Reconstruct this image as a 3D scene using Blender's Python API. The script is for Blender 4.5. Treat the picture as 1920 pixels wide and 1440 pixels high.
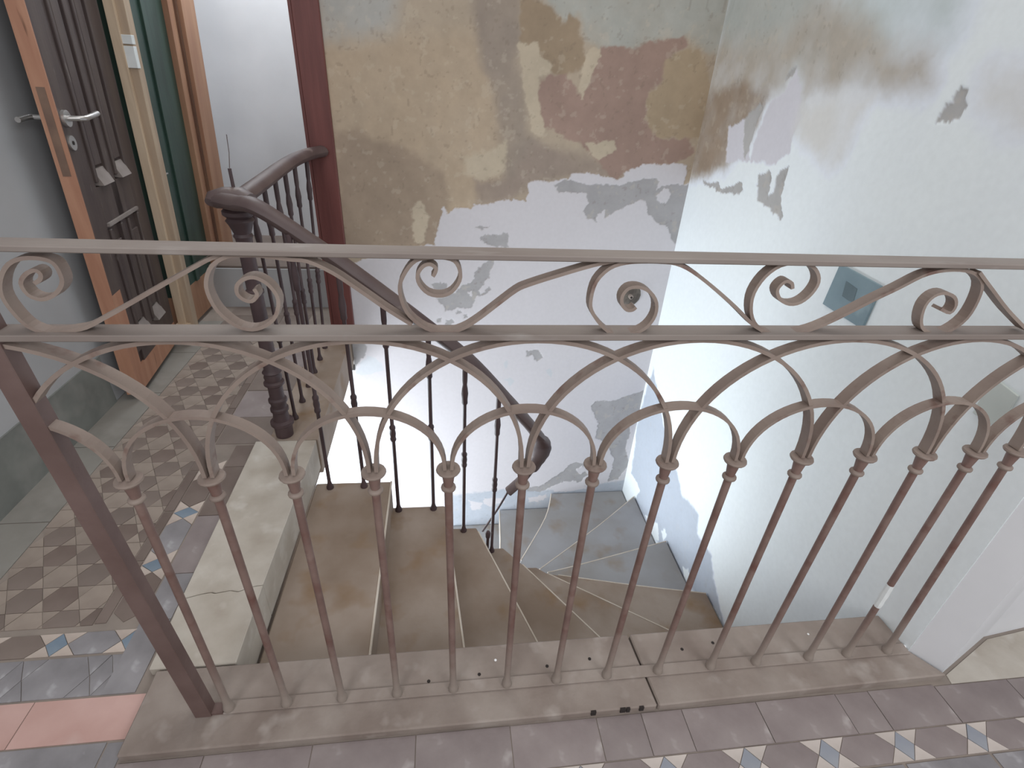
import bpy, bmesh, math, random
import numpy as np
from mathutils import Vector, Matrix
random.seed(4)
SC = bpy.context.scene
COL = SC.collection
for o in list(bpy.data.objects):
    bpy.data.objects.remove(o)

# ------------------------------------------------------------------ camera
cam = bpy.data.cameras.new('camera')
camo = bpy.data.objects.new('camera', cam)
COL.objects.link(camo)
cam.sensor_fit = 'HORIZONTAL'
cam.sensor_width = 36.0
cam.lens = 973.42 * 36.0 / 1920.0
cam.clip_start = 0.02
p, yaw, roll = 0.5384, 0.1488, -0.0638
cp, sp, cy, sy = math.cos(p), math.sin(p), math.cos(yaw), math.sin(yaw)
fw = Vector((sy * cp, cy * cp, -sp)); rt = Vector((cy, -sy, 0)); dn = fw.cross(rt)
cr, sr = math.cos(roll), math.sin(roll)
r2 = cr * rt + sr * dn; d2 = -sr * rt + cr * dn
camo.matrix_world = Matrix(((r2.x, -d2.x, -fw.x, 0.5911), (r2.y, -d2.y, -fw.y, -0.6495), (r2.z, -d2.z, -fw.z, 1.1911), (0, 0, 0, 1)))
SC.camera = camo

# ------------------------------------------------------------------ light and exposure
W = bpy.data.worlds.new('world'); SC.world = W; W.use_nodes = True
W.node_tree.nodes['Background'].inputs[0].default_value = (0.98, 0.97, 0.97, 1)
W.node_tree.nodes['Background'].inputs[1].default_value = 0.45
def area(name, loc, target, size, power, color=(1, 1, 1), size_y=None):
    l = bpy.data.lights.new(name, 'AREA'); l.energy = power; l.color = color
    l.shape = 'RECTANGLE'; l.size = size; l.size_y = size_y or size
    o = bpy.data.objects.new(name, l); COL.objects.link(o)
    o.location = loc
    o.rotation_euler = (Vector(target) - Vector(loc)).to_track_quat('-Z', 'Y').to_euler()
    return o
area('fill_over_stairwell', (0.9, 0.9, 3.4), (0.9, 0.7, 0), 2.0, 24, (1.0, 0.98, 0.96))  # added overhead fill for treads and rail tops, no skylight known here
area('fill_behind_viewer', (-0.7, -2.3, 2.3), (1.4, 1.0, 0.0), 1.5, 43, (0.98, 0.98, 1.0))  # added fill aimed at the right and back walls, not a known window
area('window_of_lower_flight', (-0.55, 1.25, -1.15), (0.9, 1.7, -0.6), 1.1, 62, (0.86, 0.94, 1.0), 1.3)
area('window_right_of_viewer', (2.3, -2.4, 2.2), (1.5, 0.2, 0.0), 1.3, 34, (0.95, 0.97, 1.0))
area('fill_in_back_room', (-0.3, 2.5, 2.3), (-0.35, 2.9, 0.4), 0.7, 20, (0.90, 0.96, 1.0))  # lamp added to brighten the back room, no window seen there
VS = SC.view_settings
VS.view_transform = 'Standard'; VS.look = 'None'; VS.gamma = 1.0; VS.use_curve_mapping = False
VS.exposure = 0.0

# traced outlines, in metres, of iron scrolls (x, z) and of plaster patches on the walls
SCROLLS=[
[(0.114,0.949),(0.122,0.954),(0.125,0.961),(0.120,0.965),(0.109,0.960),(0.100,0.949),(0.102,0.935),(0.114,0.929),(0.130,0.935),(0.143,0.948),(0.146,0.961),(0.143,0.974),(0.132,0.979),(0.113,0.979),(0.096,0.972),(0.082,0.956),(0.074,0.936),(0.076,0.916),(0.085,0.895),(0.101,0.885),(0.117,0.885),(0.132,0.888),(0.150,0.892),(0.175,0.905),(0.199,0.918),(0.247,0.945),(0.294,0.971),(0.317,0.983),(0.334,0.987)],
[(0.359,0.946),(0.361,0.938),(0.353,0.930),(0.344,0.932),(0.338,0.940),(0.341,0.952),(0.353,0.960),(0.365,0.960),(0.378,0.950),(0.385,0.932),(0.378,0.910),(0.364,0.897),(0.346,0.891),(0.327,0.897),(0.310,0.917),(0.304,0.941),(0.307,0.959),(0.317,0.975),(0.335,0.986),(0.354,0.988),(0.374,0.988),(0.407,0.984),(0.427,0.982),(0.455,0.968),(0.483,0.947),(0.517,0.920),(0.548,0.898)],
[(0.577,0.964),(0.580,0.969),(0.581,0.975),(0.574,0.980),(0.565,0.977),(0.558,0.966),(0.560,0.953),(0.571,0.941),(0.587,0.938),(0.601,0.944),(0.611,0.959),(0.611,0.973),(0.604,0.985),(0.588,0.989),(0.570,0.988),(0.556,0.984),(0.544,0.971),(0.535,0.951),(0.537,0.929),(0.546,0.909),(0.567,0.891),(0.593,0.885),(0.615,0.891),(0.636,0.905),(0.662,0.927),(0.685,0.946),(0.701,0.954),(0.738,0.967),(0.785,0.982),(0.813,0.988)],
[(0.852,0.925),(0.848,0.921),(0.840,0.921),(0.832,0.929),(0.830,0.941),(0.837,0.952),(0.852,0.954),(0.868,0.947),(0.880,0.932),(0.882,0.913),(0.874,0.896),(0.859,0.886),(0.840,0.883),(0.824,0.885),(0.806,0.899),(0.790,0.920),(0.787,0.938),(0.791,0.961),(0.806,0.979),(0.827,0.987),(0.851,0.989),(0.874,0.989),(0.896,0.987),(0.921,0.977),(0.958,0.954),(0.998,0.926),(1.030,0.901),(1.051,0.889)],
[(1.077,0.953),(1.073,0.961),(1.064,0.964),(1.057,0.958),(1.055,0.949),(1.064,0.937),(1.081,0.930),(1.097,0.933),(1.109,0.946),(1.113,0.963),(1.105,0.978),(1.090,0.988),(1.071,0.990),(1.048,0.986),(1.030,0.970),(1.021,0.946),(1.024,0.922),(1.035,0.902),(1.054,0.888),(1.081,0.882),(1.112,0.885),(1.140,0.894),(1.175,0.914),(1.209,0.936),(1.243,0.956),(1.271,0.974),(1.296,0.982),(1.327,0.984),(1.354,0.979),(1.375,0.964),(1.383,0.938),(1.381,0.909),(1.365,0.889),(1.343,0.882),(1.317,0.890),(1.304,0.906),(1.299,0.929),(1.306,0.944),(1.321,0.949),(1.340,0.943),(1.350,0.930),(1.347,0.918),(1.328,0.924)],
[(1.357,0.982),(1.368,0.974),(1.398,0.953),(1.440,0.924),(1.493,0.892),(1.517,0.878)],
]
BAL=[(0.128,0.121),(0.245,0.237),(0.360,0.354),(0.477,0.477),(0.600,0.594),(0.720,0.717),(0.834,0.837),(0.953,0.963),(1.077,1.086),(1.208,1.211),(1.324,1.334),(1.462,1.454),(1.565,1.558),(1.675,1.645)]
BACKP=[
('ochre',0.0500,[(0.054,1.282),(0.744,1.324),(0.891,0.969),(0.852,0.794),(0.561,0.449),(0.118,0.440),(0.130,0.935)]),
('greytop',0.0600,[(0.131,1.417),(0.431,1.437),(0.417,1.354),(0.373,1.301),(0.209,1.265),(0.131,1.269)]),
('greygreen',0.0200,[(0.966,1.473),(1.849,1.533),(1.875,1.299),(1.708,1.299),(1.597,1.365),(1.509,1.348),(1.380,1.308),(1.224,1.295),(1.164,1.328),(1.132,1.403),(1.092,1.376),(1.059,1.387)]),
('rough',0.0200,[(0.156,0.936),(0.244,0.954),(0.302,0.912),(0.433,0.886),(0.522,0.837),(0.591,0.784),(0.626,0.671),(0.562,0.474),(0.118,0.440)]),
('stain',0.0300,[(0.684,1.454),(0.894,1.468),(0.911,1.298),(0.886,1.243),(0.921,1.151),(0.956,0.972),(1.023,0.932),(1.137,0.871),(1.001,0.753),(0.878,0.761),(0.847,0.903),(0.817,1.067),(0.753,1.217),(0.727,1.340)]),
('brown',0.0080,[(0.894,1.468),(1.012,1.426),(1.054,1.395),(1.061,1.369),(1.089,1.406),(1.135,1.383),(1.128,1.347),(1.166,1.313),(1.186,1.241),(1.101,1.198),(0.988,1.211),(0.908,1.244)]),
('dark',0.0300,[(0.987,0.931),(1.258,0.887),(1.445,0.815),(1.146,0.793),(0.976,0.752),(0.906,0.692),(0.759,0.664),(0.733,0.767),(0.900,0.795)]),
('pink',0.0060,[(1.234,1.303),(1.379,1.311),(1.488,1.342),(1.584,1.371),(1.610,1.331),(1.524,1.279),(1.529,1.202),(1.467,1.159),(1.467,1.058),(1.523,0.997),(1.616,0.975),(1.691,0.978),(1.728,0.928),(1.640,0.864),(1.490,0.844),(1.371,0.801),(1.256,0.898),(1.164,0.949),(1.029,0.996),(0.992,1.154),(1.034,1.195),(1.100,1.208),(1.167,1.124),(1.196,1.165),(1.229,1.262)]),
('beige',0.0040,[(1.191,1.293),(1.233,1.296),(1.231,1.243),(1.208,1.166),(1.180,1.111),(1.159,1.153),(1.171,1.221)]),
('ochre2',0.0080,[(1.514,1.274),(1.608,1.321),(1.656,1.315),(1.708,1.251),(1.794,1.115),(1.804,0.983),(1.692,0.974),(1.524,0.992),(1.469,1.047),(1.467,1.155),(1.529,1.202)]),
('beige',0.0050,[(0.890,1.294),(0.980,1.302),(0.988,1.258),(1.045,1.237),(1.038,1.195),(0.990,1.183),(0.996,1.116),(1.014,1.057),(1.034,0.996),(1.032,0.958),(0.984,0.973),(0.940,1.093),(0.912,1.226)]),
('beige',0.0040,[(1.213,0.945),(1.345,0.963),(1.365,0.914),(1.330,0.901),(1.283,0.884),(1.242,0.909)]),
('beige',0.0120,[(0.685,0.871),(0.824,0.902),(0.869,0.936),(0.863,0.817),(0.757,0.775),(0.685,0.788)]),
('beige',0.0060,[(0.450,0.643),(0.494,0.672),(0.516,0.621),(0.500,0.483),(0.450,0.482)]),
('white',0.0025,[(0.006,0.309),(0.162,0.390),(0.262,0.412),(0.554,0.484),(0.568,0.574),(0.596,0.654),(0.613,0.616),(0.686,0.650),(0.776,0.669),(0.857,0.688),(0.968,0.691),(0.983,0.762),(1.041,0.778),(1.159,0.786),(1.175,0.817),(1.217,0.823),(1.292,0.821),(1.396,0.802),(1.454,0.834),(1.498,0.870),(1.586,0.878),(1.703,0.871),(1.715,0.789),(1.788,0.816),(2.469,-1.580),(3.334,-4.848),(-0.738,-4.018),(-0.170,-0.215)]),
('grey',0.0020,[(1.099,0.764),(1.163,0.782),(1.248,0.777),(1.314,0.787),(1.365,0.781),(1.417,0.779),(1.481,0.801),(1.564,0.819),(1.588,0.805),(1.584,0.765),(1.574,0.725),(1.614,0.701),(1.651,0.611),(1.594,0.626),(1.552,0.658),(1.534,0.707),(1.483,0.697),(1.385,0.654),(1.354,0.632),(1.340,0.669),(1.317,0.644),(1.314,0.606),(1.259,0.621),(1.247,0.650),(1.267,0.691),(1.253,0.738),(1.194,0.732),(1.119,0.726)]),
('grey',0.0020,[(1.527,0.747),(1.608,0.774),(1.762,0.791),(1.782,0.657),(1.787,0.506),(1.726,0.505),(1.674,0.590),(1.561,0.638)]),
('white',0.0020,[(1.585,0.730),(1.622,0.769),(1.659,0.756),(1.652,0.717),(1.618,0.702)]),
('grey',0.0020,[(0.855,0.540),(0.889,0.532),(0.896,0.482),(0.840,0.480),(0.835,0.506)]),
('grey',0.0030,[(0.728,0.570),(0.803,0.568),(0.762,0.554)]),
('grey',0.0020,[(0.762,0.529),(0.804,0.530),(0.797,0.505),(0.767,0.504)]),
('grey',0.0020,[(0.817,0.410),(0.843,0.420),(0.827,0.375),(0.811,0.321),(0.786,0.293),(0.817,0.265),(0.805,0.237),(0.760,0.227),(0.726,0.160),(0.663,0.155),(0.591,0.140),(0.574,0.178),(0.548,0.216),(0.645,0.235),(0.671,0.277),(0.706,0.292),(0.736,0.329),(0.766,0.374)]),
('white',0.0020,[(0.702,0.241),(0.729,0.246),(0.734,0.222),(0.716,0.215)]),
('white',0.0020,[(0.764,0.255),(0.790,0.288),(0.813,0.274),(0.796,0.246),(0.774,0.238)]),
('grey',0.0020,[(0.523,0.280),(0.576,0.299),(0.610,0.290),(0.610,0.268),(0.549,0.253)]),
('grey',0.0020,[(0.654,0.140),(0.676,0.145),(0.679,0.130),(0.658,0.122)]),
('grey',0.0020,[(0.685,0.116),(0.704,0.126),(0.708,0.096),(0.690,0.091)]),
('grey',0.0020,[(0.595,0.091),(0.618,0.096),(0.634,0.076),(0.608,0.056)]),
('grey',0.0020,[(0.550,0.100),(0.573,0.105),(0.575,0.086),(0.554,0.086)]),
('grey',0.0020,[(0.779,0.530),(0.855,0.540),(0.880,0.549),(0.898,0.516),(0.883,0.473),(0.840,0.480),(0.797,0.497)]),
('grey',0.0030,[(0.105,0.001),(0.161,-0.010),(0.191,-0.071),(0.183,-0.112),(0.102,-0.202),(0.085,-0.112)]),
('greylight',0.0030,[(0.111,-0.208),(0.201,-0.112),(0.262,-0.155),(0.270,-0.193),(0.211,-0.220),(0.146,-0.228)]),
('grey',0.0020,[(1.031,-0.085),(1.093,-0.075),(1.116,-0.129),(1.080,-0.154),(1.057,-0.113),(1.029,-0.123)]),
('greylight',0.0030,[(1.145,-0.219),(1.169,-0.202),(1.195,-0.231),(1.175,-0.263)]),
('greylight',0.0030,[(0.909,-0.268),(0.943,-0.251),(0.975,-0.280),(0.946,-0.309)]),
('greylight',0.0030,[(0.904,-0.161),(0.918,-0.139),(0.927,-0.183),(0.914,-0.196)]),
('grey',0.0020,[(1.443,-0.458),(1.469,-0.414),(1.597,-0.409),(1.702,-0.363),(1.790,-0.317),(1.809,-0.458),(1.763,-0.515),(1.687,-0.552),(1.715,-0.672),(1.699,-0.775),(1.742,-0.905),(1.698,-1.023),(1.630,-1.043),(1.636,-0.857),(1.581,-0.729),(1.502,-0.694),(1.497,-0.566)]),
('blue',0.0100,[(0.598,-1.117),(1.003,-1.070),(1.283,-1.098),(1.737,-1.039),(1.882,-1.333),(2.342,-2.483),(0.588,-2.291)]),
('white',0.0030,[(0.733,-1.155),(0.779,-1.172),(0.825,-1.190),(0.804,-1.252),(0.757,-1.249)]),
('white',0.0030,[(0.824,-1.152),(0.939,-1.158),(0.963,-1.191),(0.872,-1.217),(0.831,-1.199)]),
('white',0.0030,[(1.112,-1.152),(1.228,-1.135),(1.241,-1.159),(1.174,-1.195),(1.121,-1.200)]),
('white',0.0030,[(1.278,-1.047),(1.370,-1.036),(1.463,-1.033),(1.483,-1.095),(1.378,-1.113),(1.284,-1.115),(1.269,-1.076)]),
('grey',0.0020,[(1.072,-1.082),(1.186,-1.057),(1.295,-0.988),(1.353,-0.889),(1.395,-0.862),(1.455,-0.879),(1.450,-0.936),(1.485,-0.982),(1.451,-1.033),(1.346,-1.035),(1.278,-1.054),(1.190,-1.110),(1.108,-1.099)]),
('white',0.0020,[(1.404,-0.934),(1.445,-0.893),(1.464,-0.951),(1.444,-0.980)]),
]
RIGHTP=[
('rgreen',0.0800,[(1.735,1.566),(0.645,1.431),(0.638,1.326),(0.845,1.277),(1.029,1.253),(1.242,1.238),(1.597,1.288)]),
('rsmear',0.0500,[(0.515,1.254),(0.394,1.262),(0.327,1.148),(0.411,1.140),(0.487,1.185)]),
('rtan',0.0600,[(1.783,1.539),(1.195,1.474),(0.801,1.300),(0.677,1.277),(0.646,1.215),(0.747,1.207),(0.825,1.211),(1.043,1.190),(1.111,1.166),(1.109,1.113),(1.210,1.260),(1.245,1.188),(1.356,1.154),(1.356,1.077),(1.396,1.009),(1.515,0.912),(1.638,0.866),(1.836,0.810),(1.886,1.108)]),
('rgrey',0.0600,[(1.793,1.557),(1.162,1.483),(1.312,1.359),(1.665,1.333),(1.833,1.385)]),
('rtan2',0.0300,[(1.909,1.150),(1.515,1.218),(1.337,1.172),(1.356,1.077),(1.396,1.009),(1.515,0.912),(1.687,0.858),(1.808,0.815)]),
('rplaster',0.0050,[(1.205,1.253),(1.142,1.179),(1.114,1.105),(1.110,1.009),(1.188,0.973),(1.344,0.955),(1.351,1.015),(1.327,1.079),(1.316,1.148),(1.247,1.191)]),
('rplaster',0.0040,[(1.570,1.049),(1.441,1.088),(1.347,0.960),(1.514,0.927)]),
('rgreyp',0.0020,[(1.460,1.086),(1.410,1.117),(1.381,1.153),(1.346,1.138),(1.368,1.085),(1.373,1.027),(1.387,0.958),(1.419,0.978)]),
('rgreyp',0.0020,[(1.264,1.238),(1.225,1.260),(1.206,1.259),(1.229,1.230),(1.251,1.225)]),
('rgreyp',0.0020,[(1.686,0.836),(1.568,0.834),(1.551,0.848),(1.517,0.833),(1.363,0.881),(1.326,0.852),(1.420,0.826),(1.555,0.811),(1.678,0.821)]),
('rgreyp',0.0020,[(1.264,0.917),(1.204,0.953),(1.174,0.931),(1.159,0.862),(1.131,0.886),(1.138,0.946),(1.099,0.974),(1.085,0.955),(1.082,0.878),(1.044,0.812),(1.140,0.830),(1.230,0.838)]),
('rgreyp',0.0015,[(0.587,1.155),(0.575,1.180),(0.559,1.186),(0.559,1.207),(0.554,1.218),(0.538,1.216),(0.525,1.193),(0.522,1.160),(0.539,1.144),(0.563,1.148)]),
('rsmear',0.0400,[(1.131,1.150),(0.989,1.185),(0.818,1.198),(0.838,1.086),(0.850,1.028),(0.883,1.002),(1.071,1.046),(1.125,1.088)]),
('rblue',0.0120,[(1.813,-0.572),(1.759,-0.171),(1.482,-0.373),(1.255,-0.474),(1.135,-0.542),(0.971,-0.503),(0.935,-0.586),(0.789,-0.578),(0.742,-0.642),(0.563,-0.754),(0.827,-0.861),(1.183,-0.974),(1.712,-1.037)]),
('white',0.0030,[(1.798,-0.949),(1.679,-0.905),(1.575,-0.911),(1.615,-1.020),(1.749,-1.071),(1.816,-1.055)]),
('white',0.0030,[(1.450,-0.991),(1.289,-0.883),(1.232,-0.960),(1.281,-0.998),(1.365,-1.004)]),
('white',0.0030,[(1.231,-0.890),(1.197,-0.834),(1.160,-0.854),(1.191,-0.914)]),
('white',0.0030,[(0.972,-0.850),(0.918,-0.810),(0.880,-0.840),(0.907,-0.887)]),
('white',0.0030,[(0.745,-0.766),(0.677,-0.760),(0.575,-0.755),(0.592,-0.774),(0.665,-0.780)]),
]

# ------------------------------------------------------------------ helpers
def lin(c):
    return tuple(((v / 255) / 12.92 if v / 255 <= 0.04045 else ((v / 255 + 0.055) / 1.055) ** 2.4) for v in c)
def alb(c, k=1.35):
    return tuple(min(0.9, v * k) for v in lin(c))
def mat(name, c1, c2=None, scale=8.0, rough=0.75, bump=0.0, c3=None, scale3=40.0, t3=0.62, stretch=None, metallic=0.0, rnd=0.0, k=1.35, spec=0.5, dusty=None, w3=0.06):
    m = bpy.data.materials.new(name); m.use_nodes = True
    nt = m.node_tree; N = nt.nodes; L = nt.links
    b = N['Principled BSDF']
    b.inputs['Roughness'].default_value = rough; b.inputs['Metallic'].default_value = metallic
    b.inputs['Specular IOR Level'].default_value = spec
    tc = N.new('ShaderNodeTexCoord'); mp = N.new('ShaderNodeMapping')
    L.new(tc.outputs['Object'], mp.inputs['Vector'])
    if stretch: mp.inputs['Scale'].default_value = stretch
    def noise(sc, det=5, off=0.0):
        n = N.new('ShaderNodeTexNoise'); n.inputs['Scale'].default_value = sc; n.inputs['Detail'].default_value = det
        L.new(mp.outputs['Vector'], n.inputs['Vector']); return n
    def mixc(fac, a, bb, bl='MIX'):
        x = N.new('ShaderNodeMix'); x.data_type = 'RGBA'; x.blend_type = bl
        if isinstance(fac, float): x.inputs[0].default_value = fac
        else: L.new(fac, x.inputs[0])
        for i, v in ((6, a), (7, bb)):
            if isinstance(v, tuple): x.inputs[i].default_value = v + (1,)
            else: L.new(v, x.inputs[i])
        return x.outputs[2]
    def ramp(sock, a, bb):
        r = N.new('ShaderNodeMapRange'); r.inputs[1].default_value = a; r.inputs[2].default_value = bb
        L.new(sock, r.inputs[0]); return r.outputs[0]
    col = alb(c1, k)
    n1 = noise(scale)
    if c2: col = mixc(ramp(n1.outputs[0], 0.35, 0.65), alb(c1, k), alb(c2, k))
    if c3:
        n3 = noise(scale3, 3); col = mixc(ramp(n3.outputs[0], t3, t3 + w3), col, alb(c3, k))
    if dusty:  # mixes in a second colour towards low heights
        g = N.new('ShaderNodeNewGeometry'); s = N.new('ShaderNodeSeparateXYZ'); L.new(g.outputs['Position'], s.inputs[0])
        col = mixc(ramp(s.outputs[2], dusty[1], dusty[0]), col, alb(dusty[2], k))
    if rnd:
        oi = N.new('ShaderNodeObjectInfo'); h = N.new('ShaderNodeHueSaturation')
        r = N.new('ShaderNodeMapRange'); r.inputs[3].default_value = 1 - rnd; r.inputs[4].default_value = 1 + rnd
        L.new(oi.outputs['Random'], r.inputs[0]); L.new(r.outputs[0], h.inputs['Value'])
        if isinstance(col, tuple): h.inputs['Color'].default_value = col + (1,)
        else: L.new(col, h.inputs['Color'])
        col = h.outputs[0]
    if isinstance(col, tuple): b.inputs['Base Color'].default_value = col + (1,)
    else: L.new(col, b.inputs['Base Color'])
    if bump:
        bp = N.new('ShaderNodeBump'); bp.inputs['Strength'].default_value = bump; bp.inputs['Distance'].default_value = 0.004
        nb = noise(scale * 6, 6); L.new(nb.outputs[0], bp.inputs['Height']); L.new(bp.outputs[0], b.inputs['Normal'])
    return m

class MB:
    def __init__(s): s.v = []; s.f = []
    def add(s, vs, fs):
        n = len(s.v); s.v += [tuple(v) for v in vs]; s.f += [tuple(i + n for i in f) for f in fs]; return s
    def box(s, x0, x1, y0, y1, z0, z1, lean=0.0):
        q = lean * (z1 - z0)
        return s.add([(x0, y0, z0), (x1, y0, z0), (x1, y1, z0), (x0, y1, z0), (x0 + q, y0, z1), (x1 + q, y0, z1), (x1 + q, y1, z1), (x0 + q, y1, z1)],
                     [(3, 2, 1, 0), (4, 5, 6, 7), (0, 1, 5, 4), (1, 2, 6, 5), (2, 3, 7, 6), (3, 0, 4, 7)])
    def prism(s, poly, z0, z1):
        a = sum(poly[i][0] * poly[(i + 1) % len(poly)][1] - poly[(i + 1) % len(poly)][0] * poly[i][1] for i in range(len(poly)))
        if a < 0: poly = poly[::-1]
        n = len(poly)
        return s.add([(x, y, z0) for x, y in poly] + [(x, y, z1) for x, y in poly],
                     [tuple(range(n))[::-1], tuple(range(n, 2 * n))] + [(i, (i + 1) % n, n + (i + 1) % n, n + i) for i in range(n)])
    def lathe(s, prof, c=(0, 0, 0), seg=14, top=None):
        # prof: (r, z); axis leans from c to top (x, y) offset at the highest z
        zs = [z for r, z in prof]; zmin, zmax = min(zs), max(zs)
        vs = []; fs = []
        for r, z in prof:
            t = (z - zmin) / max(1e-6, zmax - zmin)
            ox, oy = (top[0] * t, top[1] * t) if top else (0, 0)
            for k in range(seg):
                a = 2 * math.pi * k / seg
                vs.append((c[0] + ox + r * math.cos(a), c[1] + oy + r * math.sin(a), c[2] + z))
        m = len(prof)
        for i in range(m - 1):
            for k in range(seg):
                fs.append((i * seg + k, i * seg + (k + 1) % seg, (i + 1) * seg + (k + 1) % seg, (i + 1) * seg + k))
        fs.append(tuple(range(seg))[::-1]); fs.append(tuple(range((m - 1) * seg, m * seg)))
        return s.add(vs, fs)
    def band(s, pts, w, t, y=0.0, dy=0.0):
        # flat bar bent in the x-z plane: width w along y, thickness t in the plane
        n = len(pts); vs = []; fs = []
        for i, (x, z) in enumerate(pts):
            a = pts[max(0, i - 1)]; b = pts[min(n - 1, i + 1)]
            tx, tz = b[0] - a[0], b[1] - a[1]; l = math.hypot(tx, tz) or 1; nx, nz = -tz / l, tx / l
            yy = y + dy * i / (n - 1)
            for sgn, ys in ((1, -1), (1, 1), (-1, 1), (-1, -1)):
                vs.append((x + nx * t / 2 * sgn, yy + ys * w / 2, z + nz * t / 2 * sgn))
        for i in range(n - 1):
            for k in range(4):
                fs.append((i * 4 + k, i * 4 + (k + 1) % 4, i * 4 + 4 + (k + 1) % 4, i * 4 + 4 + k))
        fs.append((3, 2, 1, 0)); fs.append(tuple(range(4 * n - 4, 4 * n)))
        return s.add(vs, fs)
    def tube(s, pts, rad, seg=10, flat=1.0):
        n = len(pts); P = [Vector(q) for q in pts]; vs = []; fs = []
        for i in range(n):
            t = (P[min(n - 1, i + 1)] - P[max(0, i - 1)]).normalized()
            side = t.cross(Vector((0, 0, 1)))
            side = side.normalized() if side.length > 0.05 else Vector((1, 0, 0))
            up = side.cross(t).normalized()
            r = rad[i] if isinstance(rad, (list, tuple)) else rad
            for k in range(seg):
                a = 2 * math.pi * k / seg
                vs.append(P[i] + side * math.cos(a) * r + up * math.sin(a) * r * flat)
        for i in range(n - 1):
            for k in range(seg):
                fs.append((i * seg + k, i * seg + (k + 1) % seg, (i + 1) * seg + (k + 1) % seg, (i + 1) * seg + k))
        fs.append(tuple(range(seg))[::-1]); fs.append(tuple(range((n - 1) * seg, n * seg)))
        return s.add(vs, fs)
    def mesh(s, name, m, smooth=False, bevel=0.0):
        me = bpy.data.meshes.new(name); me.from_pydata(s.v, [], s.f); me.validate(); me.update()
        bm = bmesh.new(); bm.from_mesh(me); bmesh.ops.recalc_face_normals(bm, faces=bm.faces)
        if bevel: bmesh.ops.bevel(bm, geom=[e for e in bm.edges], offset=bevel, segments=1, affect='EDGES', clamp_overlap=True)
        bm.to_mesh(me); bm.free()
        if m: me.materials.append(m)
        if smooth:
            for pl in me.polygons: pl.use_smooth = True
            me.set_sharp_from_angle(angle=math.radians(40))
        return me
    def build(s, name, m, parent=None, smooth=False, bevel=0.0, label=None, kind=None):
        return link(name, s.mesh(name, m, smooth, bevel), parent, label, kind)
def link(name, me, parent=None, label=None, kind=None):
    o = bpy.data.objects.new(name, me); COL.objects.link(o)
    if parent: o.parent = parent
    if label: o['label'] = label
    if kind: o['kind'] = kind
    return o
def thing(name, label, cat, group=None, kind=None):
    o = bpy.data.objects.new(name, None); COL.objects.link(o); o.empty_display_size = 0.05
    if label: o['label'] = label
    if cat: o['category'] = cat
    if group: o['group'] = group
    if kind: o['kind'] = kind
    return o
def smooth_curve(pts, n=4):
    out = []
    m = len(pts)
    for i in range(m - 1):
        p0, p1, p2, p3 = pts[max(0, i - 1)], pts[i], pts[i + 1], pts[min(m - 1, i + 2)]
        for k in range(n):
            t = k / n
            out.append(tuple(0.5 * ((2 * b) + (-a + c) * t + (2 * a - 5 * b + 4 * c - d) * t * t + (-a + 3 * b - 3 * c + d) * t ** 3) for a, b, c, d in zip(p0, p1, p2, p3)))
    out.append(tuple(pts[-1]))
    return out

# ------------------------------------------------------------------ materials
M = {}
M['iron'] = mat('dusty_painted_iron', (122, 101, 94), (106, 83, 77), 16, 0.6, 0.25, c3=(100, 70, 63), scale3=24, t3=0.52, w3=0.2, dusty=(0.02, 0.20, (138, 127, 119)), k=1.15)  # shaft fades to a paler kerb-like tone near the foot
M['iron_arch'] = mat('dusty_iron_band', (138, 124, 115), (124, 109, 101), 12, 0.6, 0.25, c3=(108, 84, 76), scale3=30, t3=0.60, w3=0.15, k=1.12)
M['rail'] = mat('dusty_iron_rail', (138, 129, 123), (124, 113, 107), 10, 0.6, 0.2, c3=(152, 145, 140), scale3=22, t3=0.62, w3=0.15, stretch=(0.4, 1, 1), k=1.05)
M['post'] = mat('brown_painted_iron', (98, 80, 76), (86, 68, 64), 12, 0.55, 0.2)
M['dark'] = mat('dark_brown_banister', (68, 53, 54), (54, 41, 43), 9, 0.5, 0.15, c3=(92, 80, 78), scale3=20, t3=0.72)
M['handrail'] = mat('worn_wooden_handrail', (80, 67, 65), (64, 50, 50), 6, 0.5, 0.1, c3=(96, 84, 80), scale3=14, t3=0.68)
M['stone'] = mat('worn_limestone', (168, 162, 153), (144, 135, 124), 6, 0.75, 0.4, c3=(178, 174, 167), scale3=11, t3=0.58, w3=0.2)
M['kerb'] = mat('dusty_kerb_stone', (150, 139, 131), (127, 114, 106), 7, 0.8, 0.5, c3=(158, 148, 141), scale3=13, t3=0.58, w3=0.16, k=1.03)
M['tread'] = mat('stained_stone_tread', (139, 126, 115), (118, 102, 88), 4.5, 0.75, 0.3, c3=(116, 92, 66), scale3=7, t3=0.56, k=1.28, w3=0.2)
M['tread_low'] = mat('grey_stone_tread', (138, 138, 140), (128, 126, 124), 4, 0.75, 0.2, c3=(122, 108, 92), scale3=6, t3=0.55, k=1.3, w3=0.22)
M['grout'] = mat('dusty_grout', (128, 118, 110), (116, 107, 100), 10, 0.95)
M['t_light'] = mat('cream_tile', (168, 156, 147), (154, 141, 132), 14, 0.6, 0.1, rnd=0.08)
M['t_star'] = mat('dusty_buff_tile', (138, 126, 116), (126, 114, 105), 12, 0.65, 0.1, rnd=0.10, k=1.25)
M['t_brown'] = mat('dusty_brown_tile', (104, 92, 85), (116, 104, 97), 6, 0.6, 0.1, rnd=0.08, k=1.22)
M['t_dark'] = mat('dark_brown_tile', (96, 82, 75), (110, 97, 90), 7, 0.6, 0.1, rnd=0.08, k=1.22)
M['t_slate'] = mat('slate_grey_tile', (110, 107, 109), (132, 129, 131), 9, 0.5, 0.25, c3=(164, 162, 165), scale3=15, t3=0.62, rnd=0.06, w3=0.12, k=1.25)
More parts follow.
